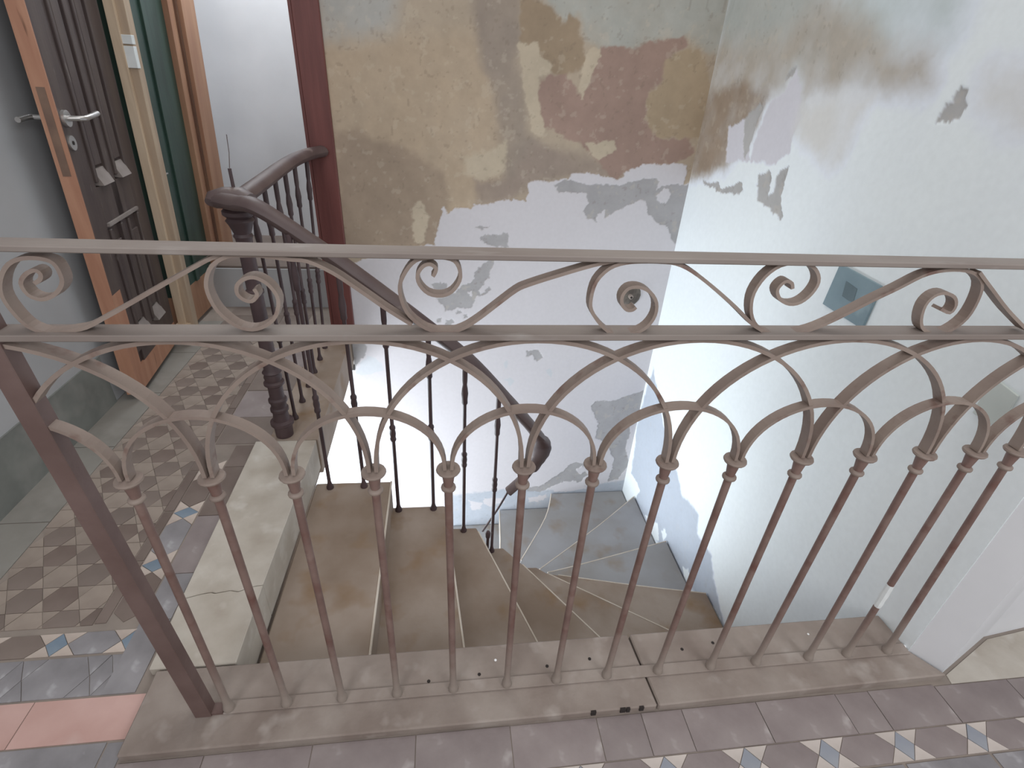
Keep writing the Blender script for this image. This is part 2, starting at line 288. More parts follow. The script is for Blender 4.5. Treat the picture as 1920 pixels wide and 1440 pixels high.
M['t_grey'] = mat('mauve_grey_tile', (122, 111, 110), (136, 126, 124), 9, 0.55, 0.25, c3=(158, 150, 148), scale3=16, t3=0.63, rnd=0.06, w3=0.12, k=1.12)
M['t_blue'] = mat('blue_tile', (94, 108, 122), (108, 120, 131), 12, 0.5, 0.1, rnd=0.06)
M['t_red'] = mat('terracotta_tile', (172, 142, 135), (158, 126, 118), 6, 0.55, 0.1, c3=(184, 168, 164), scale3=5, t3=0.6, rnd=0.05, w3=0.2)
M['white_wall'] = mat('white_plaster', (206, 207, 210), (196, 197, 200), 3, 0.9, 0.1, k=1.12)
M['grey_wall'] = mat('grey_white_plaster', (166, 167, 169), (156, 157, 159), 2.5, 0.9, 0.1, k=1.2)
M['dado'] = mat('grey_green_painted_plaster', (112, 115, 111), (100, 102, 99), 7, 0.8, 0.15, c3=(126, 126, 122), scale3=8, t3=0.52, w3=0.25)
M['board'] = mat('red_brown_painted_board', (96, 54, 50), (82, 44, 41), 5, 0.5, 0.1, stretch=(6, 6, 0.5))
M['door'] = mat('dark_brown_door_paint', (78, 68, 64), (64, 54, 53), 5, 0.5, 0.15, stretch=(4, 4, 0.6), c3=(96, 88, 84), scale3=14, t3=0.68)
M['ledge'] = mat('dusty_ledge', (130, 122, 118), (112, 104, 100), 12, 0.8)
M['raw'] = mat('raw_orange_wood', (172, 130, 106), (156, 112, 90), 5, 0.6, 0.1, stretch=(5, 5, 0.5), c3=(112, 78, 60), scale3=7, t3=0.70, k=1.18)
M['pale_wood'] = mat('pale_planed_wood', (186, 168, 146), (168, 148, 126), 6, 0.65, 0.1, stretch=(5, 5, 0.4))
M['pale_side'] = mat('planed_wood_side', (160, 142, 122), (146, 128, 110), 6, 0.65, 0.1, stretch=(5, 5, 0.4))
M['orange_wood'] = mat('orange_brown_wood', (150, 116, 92), (134, 98, 78), 4, 0.6, 0.1, stretch=(5, 5, 0.4))
M['groove'] = mat('brown_wood_groove', (100, 74, 58), (88, 64, 52), 6, 0.7)
M['green'] = mat('dark_green_gloss_paint', (46, 66, 58), (34, 52, 46), 6, 0.35, 0.1, stretch=(3, 3, 0.5), c3=(84, 104, 94), scale3=18, t3=0.72)
M['chrome'] = mat('satin_metal', (168, 166, 164), None, 8, 0.3, 0, metallic=0.8)
M['lockplate'] = mat('dull_lock_plate', (120, 98, 84), (104, 84, 74), 12, 0.45, metallic=0.3)
M['tape'] = mat('white_tape', (216, 220, 220), (204, 208, 208), 10, 0.6, k=1.1)
M['teal'] = mat('teal_plastic', (116, 135, 143), (106, 125, 133), 8, 0.5, c3=(136, 154, 160), scale3=9, t3=0.62, w3=0.15)
M['teal_dark'] = mat('teal_painted_hole_shade', (92, 108, 114), (80, 96, 102), 10, 0.6)
M['palegreen'] = mat('pale_grey_green_plate', (176, 182, 178), (168, 174, 170), 8, 0.6)
M['cement'] = mat('dusty_cement_strip', (126, 123, 117), (114, 110, 104), 5, 0.8, 0.2, c3=(134, 130, 124), scale3=6, t3=0.52, w3=0.25, k=1.25)
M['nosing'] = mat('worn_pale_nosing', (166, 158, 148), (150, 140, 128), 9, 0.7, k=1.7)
M['t_muted'] = mat('muted_grey_blue_tile', (118, 122, 131), (130, 132, 138), 10, 0.5, 0.1, rnd=0.05)
M['t_pale'] = mat('pale_pinkish_tile', (172, 163, 157), (158, 149, 143), 12, 0.55, 0.1, rnd=0.06)
M['crumb'] = mat('white_crumb', (222, 220, 214), None, 8, 0.8)
M['black'] = mat('dark_hole', (36, 30, 28), None, 8, 0.9)
M['stub'] = mat('grey_brown_mortar', (104, 97, 90), (78, 71, 66), 40, 0.9, 0.3, k=1.1)
def wallmat():
    m = bpy.data.materials.new('layered_old_plaster'); m.use_nodes = True
    N = m.node_tree.nodes; L = m.node_tree.links; b = N['Principled BSDF']
    b.inputs['Roughness'].default_value = 0.88
    a = N.new('ShaderNodeAttribute'); a.attribute_name = 'Col'
    tc = N.new('ShaderNodeTexCoord'); n = N.new('ShaderNodeTexNoise'); n.inputs['Scale'].default_value = 60; n.inputs['Detail'].default_value = 5
    L.new(tc.outputs['Object'], n.inputs['Vector'])
    r = N.new('ShaderNodeMapRange'); r.inputs[3].default_value = 0.95; r.inputs[4].default_value = 1.05; L.new(n.outputs[0], r.inputs[0])
    x = N.new('ShaderNodeVectorMath'); x.operation = 'SCALE'
    L.new(a.outputs['Color'], x.inputs[0]); L.new(r.outputs[0], x.inputs['Scale']); L.new(x.outputs[0], b.inputs['Base Color'])
    bp = N.new('ShaderNodeBump'); bp.inputs['Strength'].default_value = 0.10; bp.inputs['Distance'].default_value = 0.002
    L.new(n.outputs[0], bp.inputs['Height']); L.new(bp.outputs[0], b.inputs['Normal'])
    return m
M['plaster'] = wallmat()

# ------------------------------------------------------------------ old layered plaster walls
def vnoise(u, v, seed):
    rs = np.random.RandomState(seed); T = rs.rand(256, 256)
    iu = np.floor(u).astype(int); iv = np.floor(v).astype(int); fu = u - iu; fv = v - iv
    fu = fu * fu * (3 - 2 * fu); fv = fv * fv * (3 - 2 * fv)
    g = lambda a, b: T[a % 256, b % 256]
    return (g(iu, iv) * (1 - fu) + g(iu + 1, iv) * fu) * (1 - fv) + (g(iu, iv + 1) * (1 - fu) + g(iu + 1, iv + 1) * fu) * fv
def fbm(u, v, s, seed, o=4):
    r = 0; a = 0.5
    for i in range(o):
        r = r + a * vnoise(u * s + 17.3 * i, v * s + 5.1 * i, seed + i); a *= 0.5; s *= 2.03
    return r / (1 - 0.5 ** o)
def sdist(u, v, poly):
    # signed distance, positive inside
    d = np.full(u.shape, 1e9); ins = np.zeros(u.shape, bool)
    n = len(poly)
    for i in range(n):
        x0, y0 = poly[i]; x1, y1 = poly[(i + 1) % n]
        ex, ey = x1 - x0, y1 - y0; l2 = ex * ex + ey * ey + 1e-12
        t = np.clip(((u - x0) * ex + (v - y0) * ey) / l2, 0, 1)
        d = np.minimum(d, (u - x0 - t * ex) ** 2 + (v - y0 - t * ey) ** 2)
        c = (y0 > v) != (y1 > v)
        with np.errstate(divide='ignore', invalid='ignore'):
            ins ^= c & (u < ex * (v - y0) / (ey if abs(ey) > 1e-12 else 1e-12) + x0)
    d = np.sqrt(d)
    return np.where(ins, d, -d)
PAL = dict(ochre=(154, 138, 119), greytop=(150, 150, 147), greygreen=(149, 149, 143), rough=(136, 121, 106), stain=(130, 119, 109), brown=(133, 117, 98), dark=(132, 119, 109),
           pink=(135, 114, 104), beige=(163, 151, 133), ochre2=(145, 129, 108), white=(196, 195, 197), grey=(143, 141, 142), greylight=(170, 172, 176), blue=(154, 159, 167),
           rtan=(155, 148, 138), rgrey=(156, 159, 155), rtan2=(132, 117, 102), rplaster=(184, 183, 189), rgreyp=(154, 153, 152), rsmear=(190, 190, 188), rblue=(158, 165, 175), rgreen=(172, 181, 182))
DEPTH = dict(white=0.0022, rplaster=0.001, grey=0.0003, rgreyp=-0.0012, brown=-0.0004, pink=-0.0005)
def plaster_wall(name, us, vs, base, polys, place, seed, wk):
    U, V = np.meshgrid(np.array(us), np.array(vs))
    n1 = fbm(U, V, 14, seed) - 0.5; n2 = fbm(U, V, 14, seed + 50) - 0.5
    n3 = fbm(U, V, 70, seed + 90, 3) - 0.5; n4 = fbm(U, V, 70, seed + 130, 3) - 0.5
    Uw = U + n1 * 0.034 + n3 * 0.018; Vw = V + n2 * 0.034 + n4 * 0.018
    C = np.zeros(U.shape + (3,)); C[:] = lin(base); D = np.zeros(U.shape)
    if base[0] > 190: D[:] = 0.0022
    for nm, soft, poly in polys:
        sd = sdist(Uw, Vw, poly)
        a = np.clip(sd / max(soft, 0.0015) * 0.5 + 0.5, 0, 1); a = a * a * (3 - 2 * a)
        if soft > 0.012: a = a * np.clip(0.86 + 0.8 * (fbm(U, V, 9, seed + 7) - 0.42), 0.5, 1)
        c = np.array(lin(wk if nm == 'white' else PAL[nm]))
        C = C * (1 - a[..., None]) + c * a[..., None]
        if nm in DEPTH: D = D * (1 - a) + DEPTH[nm] * a
    lum = C.mean(axis=2)
    old = np.clip((0.42 - lum) / 0.12, 0, 1)           # the unpainted old plaster is mottled, the fresh white coat hardly
    mott = 1 + (fbm(U, V, 6, seed + 21) - 0.5) * 0.20 * (0.12 + old) + (fbm(U, V, 28, seed + 31) - 0.5) * 0.15 * old
    C = C * mott[..., None]
    fl = np.clip((fbm(U, V, 38, seed + 77) - 0.68) / 0.03, 0, 1) * old * 0.20
    C = C * (1 - fl[..., None]) + np.array(lin((176, 166, 150))) * fl[..., None]
    pk = np.clip((fbm(U, V, 55, seed + 99) - 0.72) / 0.03, 0, 1) * old * 0.25
    C = C * (1 - pk[..., None]) + np.array(lin((104, 92, 80))) * pk[..., None]
    C = np.clip(C * 1.35, 0, 0.90)
    ny, nx = U.shape
    co = place(U.ravel(), V.ravel(), D.ravel() + (n3.ravel() * 0.0002))
    idx = np.arange(nx * ny).reshape(ny, nx)
    q = np.stack([idx[:-1, :-1], idx[:-1, 1:], idx[1:, 1:], idx[1:, :-1]], -1).reshape(-1, 4)
    back = place(np.array([us[0], us[-1], us[-1], us[0]]), np.array([vs[0], vs[0], vs[-1], vs[-1]]), np.full(4, -0.08))
    nb = nx * ny
    edge = [(0, nx - 1, nb + 1, nb), (nx - 1, nb - 1, nb + 2, nb + 1), (nb - 1, nb - nx, nb + 3, nb + 2), (nb - nx, 0, nb, nb + 3), (nb, nb + 1, nb + 2, nb + 3)]
    me = bpy.data.meshes.new(name)
    allv = np.concatenate([co, back]); faces = np.concatenate([q, np.array(edge)])
    me.vertices.add(len(allv)); me.vertices.foreach_set('co', allv.astype(np.float32).ravel())
    me.loops.add(faces.size); me.loops.foreach_set('vertex_index', faces.astype(np.int32).ravel())
    me.polygons.add(len(faces)); me.polygons.foreach_set('loop_start', np.arange(0, faces.size, 4, dtype=np.int32))
    try: me.polygons.foreach_set('loop_total', np.full(len(faces), 4, np.int32))
    except Exception: pass
    me.update(calc_edges=True)
    at = me.color_attributes.new('Col', 'FLOAT_COLOR', 'POINT')
    cc = np.ones((len(allv), 4), np.float32); cc[:nb, :3] = C.reshape(-1, 3); cc[nb:, :3] = 0.5
    at.data.foreach_set('color', cc.ravel())
    me.materials.append(M['plaster'])
    return link(name, me, None, None, 'structure')
def axis(a, b, st, lo=None, hi=None):
    r = list(np.arange(a, b + 1e-6, st))
    if lo is not None: r = [lo] + r
    if hi is not None: r = r + [hi]
    return r
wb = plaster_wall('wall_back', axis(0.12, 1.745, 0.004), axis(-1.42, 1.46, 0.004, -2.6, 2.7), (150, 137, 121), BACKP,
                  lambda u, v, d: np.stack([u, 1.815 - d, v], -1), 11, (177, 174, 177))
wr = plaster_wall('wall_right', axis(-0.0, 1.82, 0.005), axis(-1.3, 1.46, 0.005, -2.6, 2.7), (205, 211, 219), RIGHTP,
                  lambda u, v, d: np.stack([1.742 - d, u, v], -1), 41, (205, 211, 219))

# ------------------------------------------------------------------ plain walls and trims
MB().box(-0.80, -0.717, -1.6, 1.74, -0.03, 2.7).build('wall_left', M['grey_wall'], kind='structure')
b = thing('baseboard_left', None, None, kind='structure')
MB().prism([(-0.717, -1.6), (-0.711, -1.6), (-0.711, 1.26), (-0.717, 1.26)], -0.02, 0.185).build('dado_paint', M['dado'], b)
MB().box(-2.2, 0.12, 2.86, 2.94, 0.0, 2.7).build('wall_rear', M['white_wall'], kind='structure')
MB().box(-2.2, -0.70, 2.33, 2.40, -0.03, 2.7).build('wall_side', M['white_wall'], kind='structure')
MB().box(0.12, 0.20, 1.90, 2.86, -0.03, 2.7).build('wall_partition', M['white_wall'], kind='structure')
# pier at the wall end of the kerb
MB().prism([(1.743, 0.0), (1.79, -0.055), (2.00, 0.03), (2.35, 0.07), (2.35, 0.2), (1.743, 0.2)], -0.03, 2.7).build('wall_front', M['white_wall'], kind='structure')
MB().box(-1.2, 0.12, 1.815, 1.88, -2.6, -0.20).build('wall_lower', M['white_wall'], kind='structure')
MB().box(-0.05, 1.735, -0.06, 0.085, -2.6, -0.03).build('wall_under_kerb', M['white_wall'], kind='structure')
tb = thing('trim_1', 'red-brown painted upright board at the left end of the peeling wall', None, kind='structure')
MB().box(0.042, 0.142, 1.795, 1.87, 0.02, 2.7).build('board', M['board'], tb, bevel=0.003)
MB().box(0.030, 0.046, 1.80, 1.86, 0.02, 2.7).build('edge_strip', M['board'], tb)

# ------------------------------------------------------------------ floor with its mosaic of ceramic pieces
FZ = -0.02
fl = thing('floor', None, None, kind='structure')
MB().prism([(-2.2, -1.8), (3.2, -1.8), (3.2, 0.25), (1.9, 0.25), (1.74, 0.0), (1.74, -0.06), (-0.02, -0.06), (-0.02, 0.1), (0.10, 0.1), (0.10, 1.80), (0.10, 2.26), (-2.2, 2.26)], -0.19, FZ - 0.002).build('bed', M['grout'], fl)
LAND = thing('stone_landing_edge', 'pale worn stone border of the landing, cracked near its front end', 'stone edging')
def clip(poly, x0, x1, y0, y1):
    for ax, lim, sg in ((0, x0, 1), (0, x1, -1), (1, y0, 1), (1, y1, -1)):
        out = []
        for i in range(len(poly)):
            a, b2 = poly[i], poly[(i + 1) % len(poly)]
            da, db = sg * (a[ax] - lim), sg * (b2[ax] - lim)
            if da >= 0: out.append(a)
            if da * db < 0:
                t = da / (da - db); out.append((a[0] + (b2[0] - a[0]) * t, a[1] + (b2[1] - a[1]) * t))
        poly = out
        if len(poly) < 3: return None
    return poly
def area2(p): return abs(sum(p[i][0] * p[(i + 1) % len(p)][1] - p[(i + 1) % len(p)][0] * p[i][1] for i in range(len(p)))) / 2
cache = {}
def piece(name, poly, m, gap=0.0008, h=0.0):
    cx = sum(q[0] for q in poly) / len(poly); cyy = sum(q[1] for q in poly) / len(poly)
    key = (m, tuple((round(x - cx, 3), round(y - cyy, 3)) for x, y in poly))
    if key not in cache:
        loc = []
        for x, y in poly:
            dx, dy = x - cx, y - cyy; l = math.hypot(dx, dy) or 1
            loc.append((dx * (1 - gap * 1.3 / l), dy * (1 - gap * 1.3 / l)))
        cache[key] = MB().prism(loc, -0.012, 0.0).mesh(name, M[m])
    o = link(name, cache[key], fl); o.location = (cx, cyy, FZ + random.uniform(-0.0006, 0.0006) + h)
    return o
# star field: six-pointed stars of buff triangles between brown hexagons
X0, X1, Y0, Y1 = -0.572, -0.272, 0.242, 2.235
R = 0.072; a = R / math.sqrt(3)
def hexa(cx, cy, r, rot): return [(cx + r * math.cos(math.radians(rot + 60 * k)), cy + r * math.sin(math.radians(rot + 60 * k))) for k in range(6)]
def put(name, poly, m):
    q = clip(poly, X0, X1, Y0, Y1)
    if q and area2(q) > 4e-5: piece(name, q, m)
ox, oy = -0.43, 1.405
for i in range(-6, 8):
    for j in range(-12, 12):
        cx = ox + i * 2 * R * math.cos(math.radians(30)); cy0 = oy + j * 2 * R + (R if i % 2 else 0)
        if cx < X0 - 0.1 or cx > X1 + 0.1 or cy0 < Y0 - 0.15 or cy0 > 1.80: continue
        # star with tips at 30 + 60k degrees
        core = hexa(cx, cy0, a, 0)
        put('hexagon_tile', core, 't_star')
        for k in range(6):
            tip = (cx + R * math.cos(math.radians(30 + 60 * k)), cy0 + R * math.sin(math.radians(30 + 60 * k)))
            put('triangle_tile', [core[k], tip, core[(k + 1) % 6]], 't_star')
        for sx in (0, 180):
            hx = cx + 2 * a * math.cos(math.radians(sx)); 
            put('hexagon_tile', hexa(hx, cy0, a, 0), 't_brown' if random.random() < 0.6 else 't_dark') if sx == 0 else None
            hx2, hy2 = cx + 2 * a * math.cos(math.radians(60)), cy0 + 2 * a * math.sin(math.radians(60))
            put('hexagon_tile', hexa(hx2, hy2, a, 0), 't_brown' if random.random() < 0.6 else 't_dark') if sx == 180 else None
for k in range(5):
    piece('strip_tile', [(-0.715, 0.242 + 0.36 * k), (X0 - 0.002, 0.242 + 0.36 * k), (X0 - 0.002, 0.60 + 0.36 * k), (-0.715, 0.60 + 0.36 * k)], 'cement', 0.0006)
# plain brown slabs in the far part of the landing
yy = 1.87
for k in range(3):
    for q in range(3):
        piece('square_tile', [(X0 + 0.145 * q, yy), (X0 + 0.145 * q + 0.143, yy), (X0 + 0.145 * q + 0.143, yy + 0.12), (X0 + 0.145 * q, yy + 0.12)], 't_brown', 0.0012)
    yy += 0.122
# border running back along the stone edge: elongated hexagons, blue lozenges, cream triangles
def border(p0, d, n, length, w, hexl, colors, rows_first=0.0, mats=('t_dark', 't_blue', 't_light')):
    # p0 start, d unit direction, n unit normal (across), w width; hexl hexagon point-to-point
    per = hexl + 0.048; tp = 0.048 / 2 + 0.004
    P = lambda s, t: (p0[0] + d[0] * s + n[0] * t, p0[1] + d[1] * s + n[1] * t)
    s = rows_first; k = 0
    while s + per <= length:
        h = [P(s, w / 2), P(s + tp, w), P(s + hexl - tp, w), P(s + hexl, w / 2), P(s + hexl - tp, 0), P(s + tp, 0)]
        piece('hexagon_tile', h, colors[k % len(colors)])
        e = s + hexl; mid = e + 0.024
        piece('lozenge_tile', [P(e, w / 2), P(mid, w), P(e + 0.048, w / 2), P(mid, 0)], mats[1])
        for tri in ([P(e - tp, w), P(mid, w), P(e, w / 2)], [P(mid, w), P(e + 0.048 + tp, w), P(e + 0.048, w / 2)], [P(e - tp, 0), P(mid, 0), P(e, w / 2)], [P(mid, 0), P(e + 0.048 + tp, 0), P(e + 0.048, w / 2)]):
            piece('triangle_tile', tri, mats[2])
        s += per; k += 1
border((-0.168, 0.245), (0, 1), (-1, 0), 0.72, 0.072, 0.150, ['t_dark', 't_slate', 't_dark'], 0.0)
for k in range(8):
    y0 = 0.245 + 0.19 * k
    piece('strip_tile', [(-0.270, y0), (-0.243, y0), (-0.243, y0 + 0.188), (-0.270, y0 + 0.188)], 't_dark', 0.001)
for k, (y0, y1) in enumerate([(0.065, 0.245), (0.245, 0.385), (0.385, 0.60), (0.60, 0.83), (0.83, 0.95)]):
    piece('strip_tile', [(-0.164, y0), (-0.094, y0), (-0.094, y1), (-0.164, y1)], ['t_slate', 't_slate', 't_grey', 't_dark', 't_dark'][k], 0.001)
for k in range(4):
    piece('square_tile', [(-0.240, 0.93 + 0.20 * k), (-0.05, 0.93 + 0.20 * k), (-0.05, 1.127 + 0.20 * k), (-0.240, 1.127 + 0.20 * k)] if k else [(-0.240, 0.96), (-0.05, 0.96), (-0.05, 1.127), (-0.240, 1.127)], 't_grey' if k % 2 else 't_brown', 0.0012)
# front border at the left: brown and grey hexagons, blue lozenge; the grey repaired row; the terracotta strip
border((-0.792, 0.166), (1, 0), (0, 1), 0.66, 0.058, 0.116, ['t_dark', 't_dark', 't_brown', 't_slate'])
border((-0.72, 0.066), (1, 0), (0, 1), 0.58, 0.094, 0.138, ['t_slate'], 0.0, ('t_slate', 't_slate', 't_slate'))
piece('square_tile', [(-0.158, 0.066), (-0.11, 0.066), (-0.11, 0.160), (-0.158, 0.160)], 't_slate')
for x0, x1 in ((-0.71, -0.50), (-0.50, -0.29), (-0.29, -0.066)):
    piece('strip_tile', [(x0, -0.030), (x1, -0.030), (x1, 0.062), (x0, 0.062)], 't_red')
xe = [-0.72, -0.52, -0.32, -0.10, -0.062, 0.10, 0.31, 0.52, 0.72, 0.912, 1.015, 1.11, 1.29, 1.49, 1.575, 1.75, 1.95, 2.15]
for k in range(len(xe) - 1):
    top = -0.033 if xe[k + 1] < -0.05 else -0.076
    y1 = top if xe[k] < 1.74 else -0.08
    piece('square_tile', [(xe[k], -0.162), (xe[k + 1], -0.162), (xe[k + 1], y1), (xe[k], y1)], 't_slate' if k < 3 else 't_grey', 0.0009) if k != 3 else None
border((0.52, -0.222), (1, 0), (0, 1), 1.85, 0.058, 0.132, ['t_grey'], 0.0, ('t_grey', 't_muted', 't_pale'))
for k in range(9):
    piece('square_tile', [(0.5 + 0.21 * k, -0.31), (0.705 + 0.21 * k, -0.31), (0.705 + 0.21 * k, -0.226), (0.5 + 0.21 * k, -0.226)], 't_slate', 0.0013)
piece('cement_patch', [(1.800, -0.078), (2.45, -0.078), (2.45, 0.066), (2.35, 0.062), (2.00, 0.022), (1.805, -0.057)], 'stone')
piece('square_tile', [(-0.098, -0.162), (-0.064, -0.162), (-0.064, -0.034), (-0.098, -0.034)], 't_slate')
# step up into the back room
MB().box(-2.2, 0.12, 2.24, 2.86, -0.03, 0.20).build('back_room_step', M['grey_wall'], fl)
MB().box(-2.2, 0.12, 2.25, 2.86, 0.20, 0.212).build('back_room_paving', M['t_brown'], fl)

# ------------------------------------------------------------------ stone landing edge and kerb
def jag(x0, y0, x1, y1, n, amp, seed):
    rr = random.Random(seed)
    return [(x0 + (x1 - x0) * i / n + (rr.uniform(-amp, amp) if 0 < i < n else 0), y0 + (y1 - y0) * i / n + (rr.uniform(-amp, amp) if 0 < i < n else 0)) for i in range(n + 1)]
crack = jag(-0.083, 0.285, 0.107, 0.315, 9, 0.008, 5)
MB().prism([(-0.078, 0.104)] + crack + [(0.107, 0.104)], -0.13, 0.0).build('slab', M['stone'], LAND, bevel=0.002)
crack2 = [(x, y + 0.0022) for x, y in crack]
MB().prism(crack2 + [(0.118, 0.86), (0.118, 0.945), (-0.092, 0.945)], -0.13, 0.0).build('slab', M['stone'], LAND, bevel=0.002)
MB().prism([(-0.048, 0.948), (0.124, 0.948), (0.118, 1.795), (-0.048, 1.795)], -0.16, 0.0).build('slab', M['tread'], LAND, bevel=0.002)
K = thing('stone_kerb', 'long dusty stone kerb under the arched iron railing', 'kerb')
MB().prism([(-0.060, -0.072), (1.052, -0.073), (1.036, 0.100), (-0.060, 0.100)], -0.05, 0.0).build('kerb_stone', M['kerb'], K, bevel=0.003)
MB().prism([(1.056, -0.073), (1.788, -0.066), (1.741, -0.001), (1.736, 0.100), (1.041, 0.100)], -0.05, 0.0).build('kerb_stone', M['kerb'], K, bevel=0.003)
rr = random.Random(3)
for (x, y) in [(0.66, 0.03), (0.82, 0.036), (0.545, 0.024), (1.16, 0.05), (1.245, 0.06), (0.925, 0.045)]:
    MB().lathe([(0.004, -0.002), (0.004, 0.0006)], (x, y, 0), 8).build('plug_hole', M['black'], K)
for (x, y, w) in [(0.905, -0.0735, 0.0055), (0.972, -0.0735, 0.006), (0.984, -0.0738, 0.004), (1.015, -0.0735, 0.005)]:
    MB().box(x - w, x + w, y - 0.002, y + 0.0025, -0.012, 0.0008).build('chipped_gap', M['black'], K)

# ------------------------------------------------------------------ winding stair
ST = thing('winding_staircase', 'worn stone winder stairs turning down to the right behind the railing', 'staircase')
RI = 0.125
treads = [
 [(0.112, 0.100), (0.386, 0.100), (0.388, 0.846), (0.122, 0.850)],
 [(0.372, 0.100), (0.648, 0.100), (0.583, 0.838), (0.375, 0.840)],
 [(0.572, 0.100), (0.952, 0.100), (0.706, 0.836), (0.570, 0.838)],
 [(0.694, 0.836), (0.935, 0.100), (1.335, 0.100), (0.890, 0.746), (0.820, 0.836)],
 [(0.815, 0.836), (0.880, 0.740), (1.315, 0.100), (1.734, 0.100), (1.734, 0.292), (1.013, 0.794), (0.97, 0.83)],
 [(0.96, 0.83), (1.0, 0.79), (1.734, 0.280), (1.734, 0.737), (1.423, 0.802), (1.089, 0.882), (0.985, 0.905)],
 [(0.975, 0.90), (1.085, 0.872), (1.734, 0.725), (1.734, 1.152), (1.257, 1.038), (1.072, 0.999), (0.98, 0.975)],
 [(0.97, 0.965), (1.072, 0.985), (1.734, 1.140), (1.734, 1.622), (1.442, 1.393), (1.063, 1.122), (0.95, 1.04)],
 [(0.94, 1.03), (1.063, 1.105), (1.734, 1.605), (1.734, 1.808), (1.262, 1.808), (1.189, 1.603), (0.996, 1.291), (0.90, 1.12)],
 [(0.89, 1.10), (0.985, 1.27), (1.262, 1.78), (1.275, 1.808), (0.93, 1.808), (0.90, 1.45), (0.84, 1.18)],
 [(0.83, 1.20), (0.905, 1.45), (0.94, 1.808), (0.62, 1.808), (0.62, 1.20)],
 [(0.64, 1.20), (0.64, 1.808), (0.34, 1.808), (0.34, 1.20)],
 [(0.36, 1.20), (0.36, 1.808), (0.06, 1.808), (0.06, 1.20)],
]
steps = []
for k, t in enumerate(treads):
    z = -RI * (k + 1)
    st_ = MB().prism(t, z - RI - (0.02 if k < 5 else 0.03), z).build('step', M['tread'] if k < 6 else M['tread_low'], ST, bevel=0.004)
    steps.append(st_)
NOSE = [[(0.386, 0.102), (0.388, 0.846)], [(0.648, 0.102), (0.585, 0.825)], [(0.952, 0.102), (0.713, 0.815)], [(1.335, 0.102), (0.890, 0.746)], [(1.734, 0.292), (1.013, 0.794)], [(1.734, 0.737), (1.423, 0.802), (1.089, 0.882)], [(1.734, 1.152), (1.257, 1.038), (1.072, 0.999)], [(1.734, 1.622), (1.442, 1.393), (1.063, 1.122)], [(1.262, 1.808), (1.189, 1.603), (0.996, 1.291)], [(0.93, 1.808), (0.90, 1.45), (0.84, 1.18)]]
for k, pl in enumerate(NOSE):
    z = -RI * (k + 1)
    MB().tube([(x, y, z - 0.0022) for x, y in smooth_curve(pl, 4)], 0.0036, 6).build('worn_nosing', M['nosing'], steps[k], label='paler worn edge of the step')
MB().box(-0.9, 1.72, 0.9, 1.80, -2.62, -2.55).build('lower_floor', M['tread_low'], ST)

# ------------------------------------------------------------------ arched iron railing
RA = thing('iron_railing', 'dusty wrought-iron railing of interlaced arches and scrolls on the stone kerb', 'railing')
ZD = 0.645
for i, (xb, xd) in enumerate(BAL):
    prof = [(0.0105, 0.004), (0.0115, 0.010), (0.0100, 0.018), (0.0076, 0.030), (0.0070, 0.06), (0.0068, 0.35), (0.0070, 0.597)]
    o = MB().lathe([(r, z) for r, z in prof], (xb, 0, 0), 12, (xd - xb, 0)).build('baluster', M['iron'], RA, smooth=True)
    MB().lathe([(0.0078, 0.596), (0.0118, 0.5995), (0.0124, 0.602), (0.0118, 0.6045), (0.0085, 0.607)], (xd, 0, 0), 16).build('ring', M['iron_arch'], o, smooth=True)
    MB().lathe([(0.0070, 0.600), (0.0082, 0.612), (0.0100, 0.626), (0.0112, 0.636)], (xd, 0, 0), 14).build('neck', M['iron'], o, smooth=True)
    MB().lathe([(0.0105, 0.6345), (0.0182, 0.6365), (0.0198, 0.6395), (0.0188, 0.6425), (0.0120, 0.6440), (0.0050, 0.6445)], (xd, 0, 0), 18).build('collar', M['iron_arch'], o, smooth=True)
    if i == 12:
        MB().lathe([(0.0074, 0.195), (0.0083, 0.205), (0.0077, 0.216), (0.0084, 0.232), (0.0078, 0.246), (0.0082, 0.256), (0.0072, 0.268)], (xb - 0.0026, -0.0010, 0), 8, (-0.001, 0)).build('paint_chip', M['tape'], o, label='white patch of bared metal on the second baluster from the wall')
xd = [q[1] for q in BAL]
xs = [2 * xd[0] - xd[2] + 0.0, xd[0] - 0.118] + xd + [xd[-1] + 0.11, xd[-1] + 0.21]   # index shifted by 2
def arch(x0, x1, ztop, cutl=None, cutr=None, n=28, st=0.0):
    pts = []
    for k in range(n + 1):
        t = math.pi * k / n
        x = (x0 + x1) / 2 - (x1 - x0) / 2 * math.cos(t); z = ZD + 0.001 + (ztop - ZD) * math.sin(t) ** 0.92
        pts.append((x, z))
    if cutl is not None: pts = [q for q in pts if q[0] >= cutl]
    if cutr is not None: pts = [q for q in pts if q[0] <= cutr]
    return pts
OFF = 0.0055
for i in range(-1, 14, 2):
    # small arches rise from balusters 1, 3, 5 ... and span two spaces
    a0, a1 = i + 1, i + 3
    if a1 > len(xs) - 1: break
    x0 = xs[a0] + OFF; x1 = xs[a1] - OFF
    MB().band(arch(x0, x1, 0.755, 0.030 if i < 0 else None, 1.72), 0.018, 0.0055, -0.001).build('small_arch', M['iron_arch'], RA)
for i in range(-2, 13, 2):
    a0, a1 = i + 1, i + 5
    x0 = xs[a0] + OFF if a0 >= 0 else xd[1] - 0.24 * 2 + OFF
    x1 = xs[a1] - OFF if a1 < len(xs) else xs[-1] + 0.12 * (a1 - len(xs) + 1)
    MB().band(arch(x0, x1, 0.872, 0.030, 1.72, 40), 0.020 + 0.0012 * (i % 4 // 2), 0.0060, 0.001 + 0.0009 * (i % 4 // 2)).build('large_arch', M['iron_arch'], RA)
MB().box(0.02, 1.735, -0.0165, 0.0165, 0.989, 0.9965).build('top_rail', M['rail'], RA, bevel=0.0012)
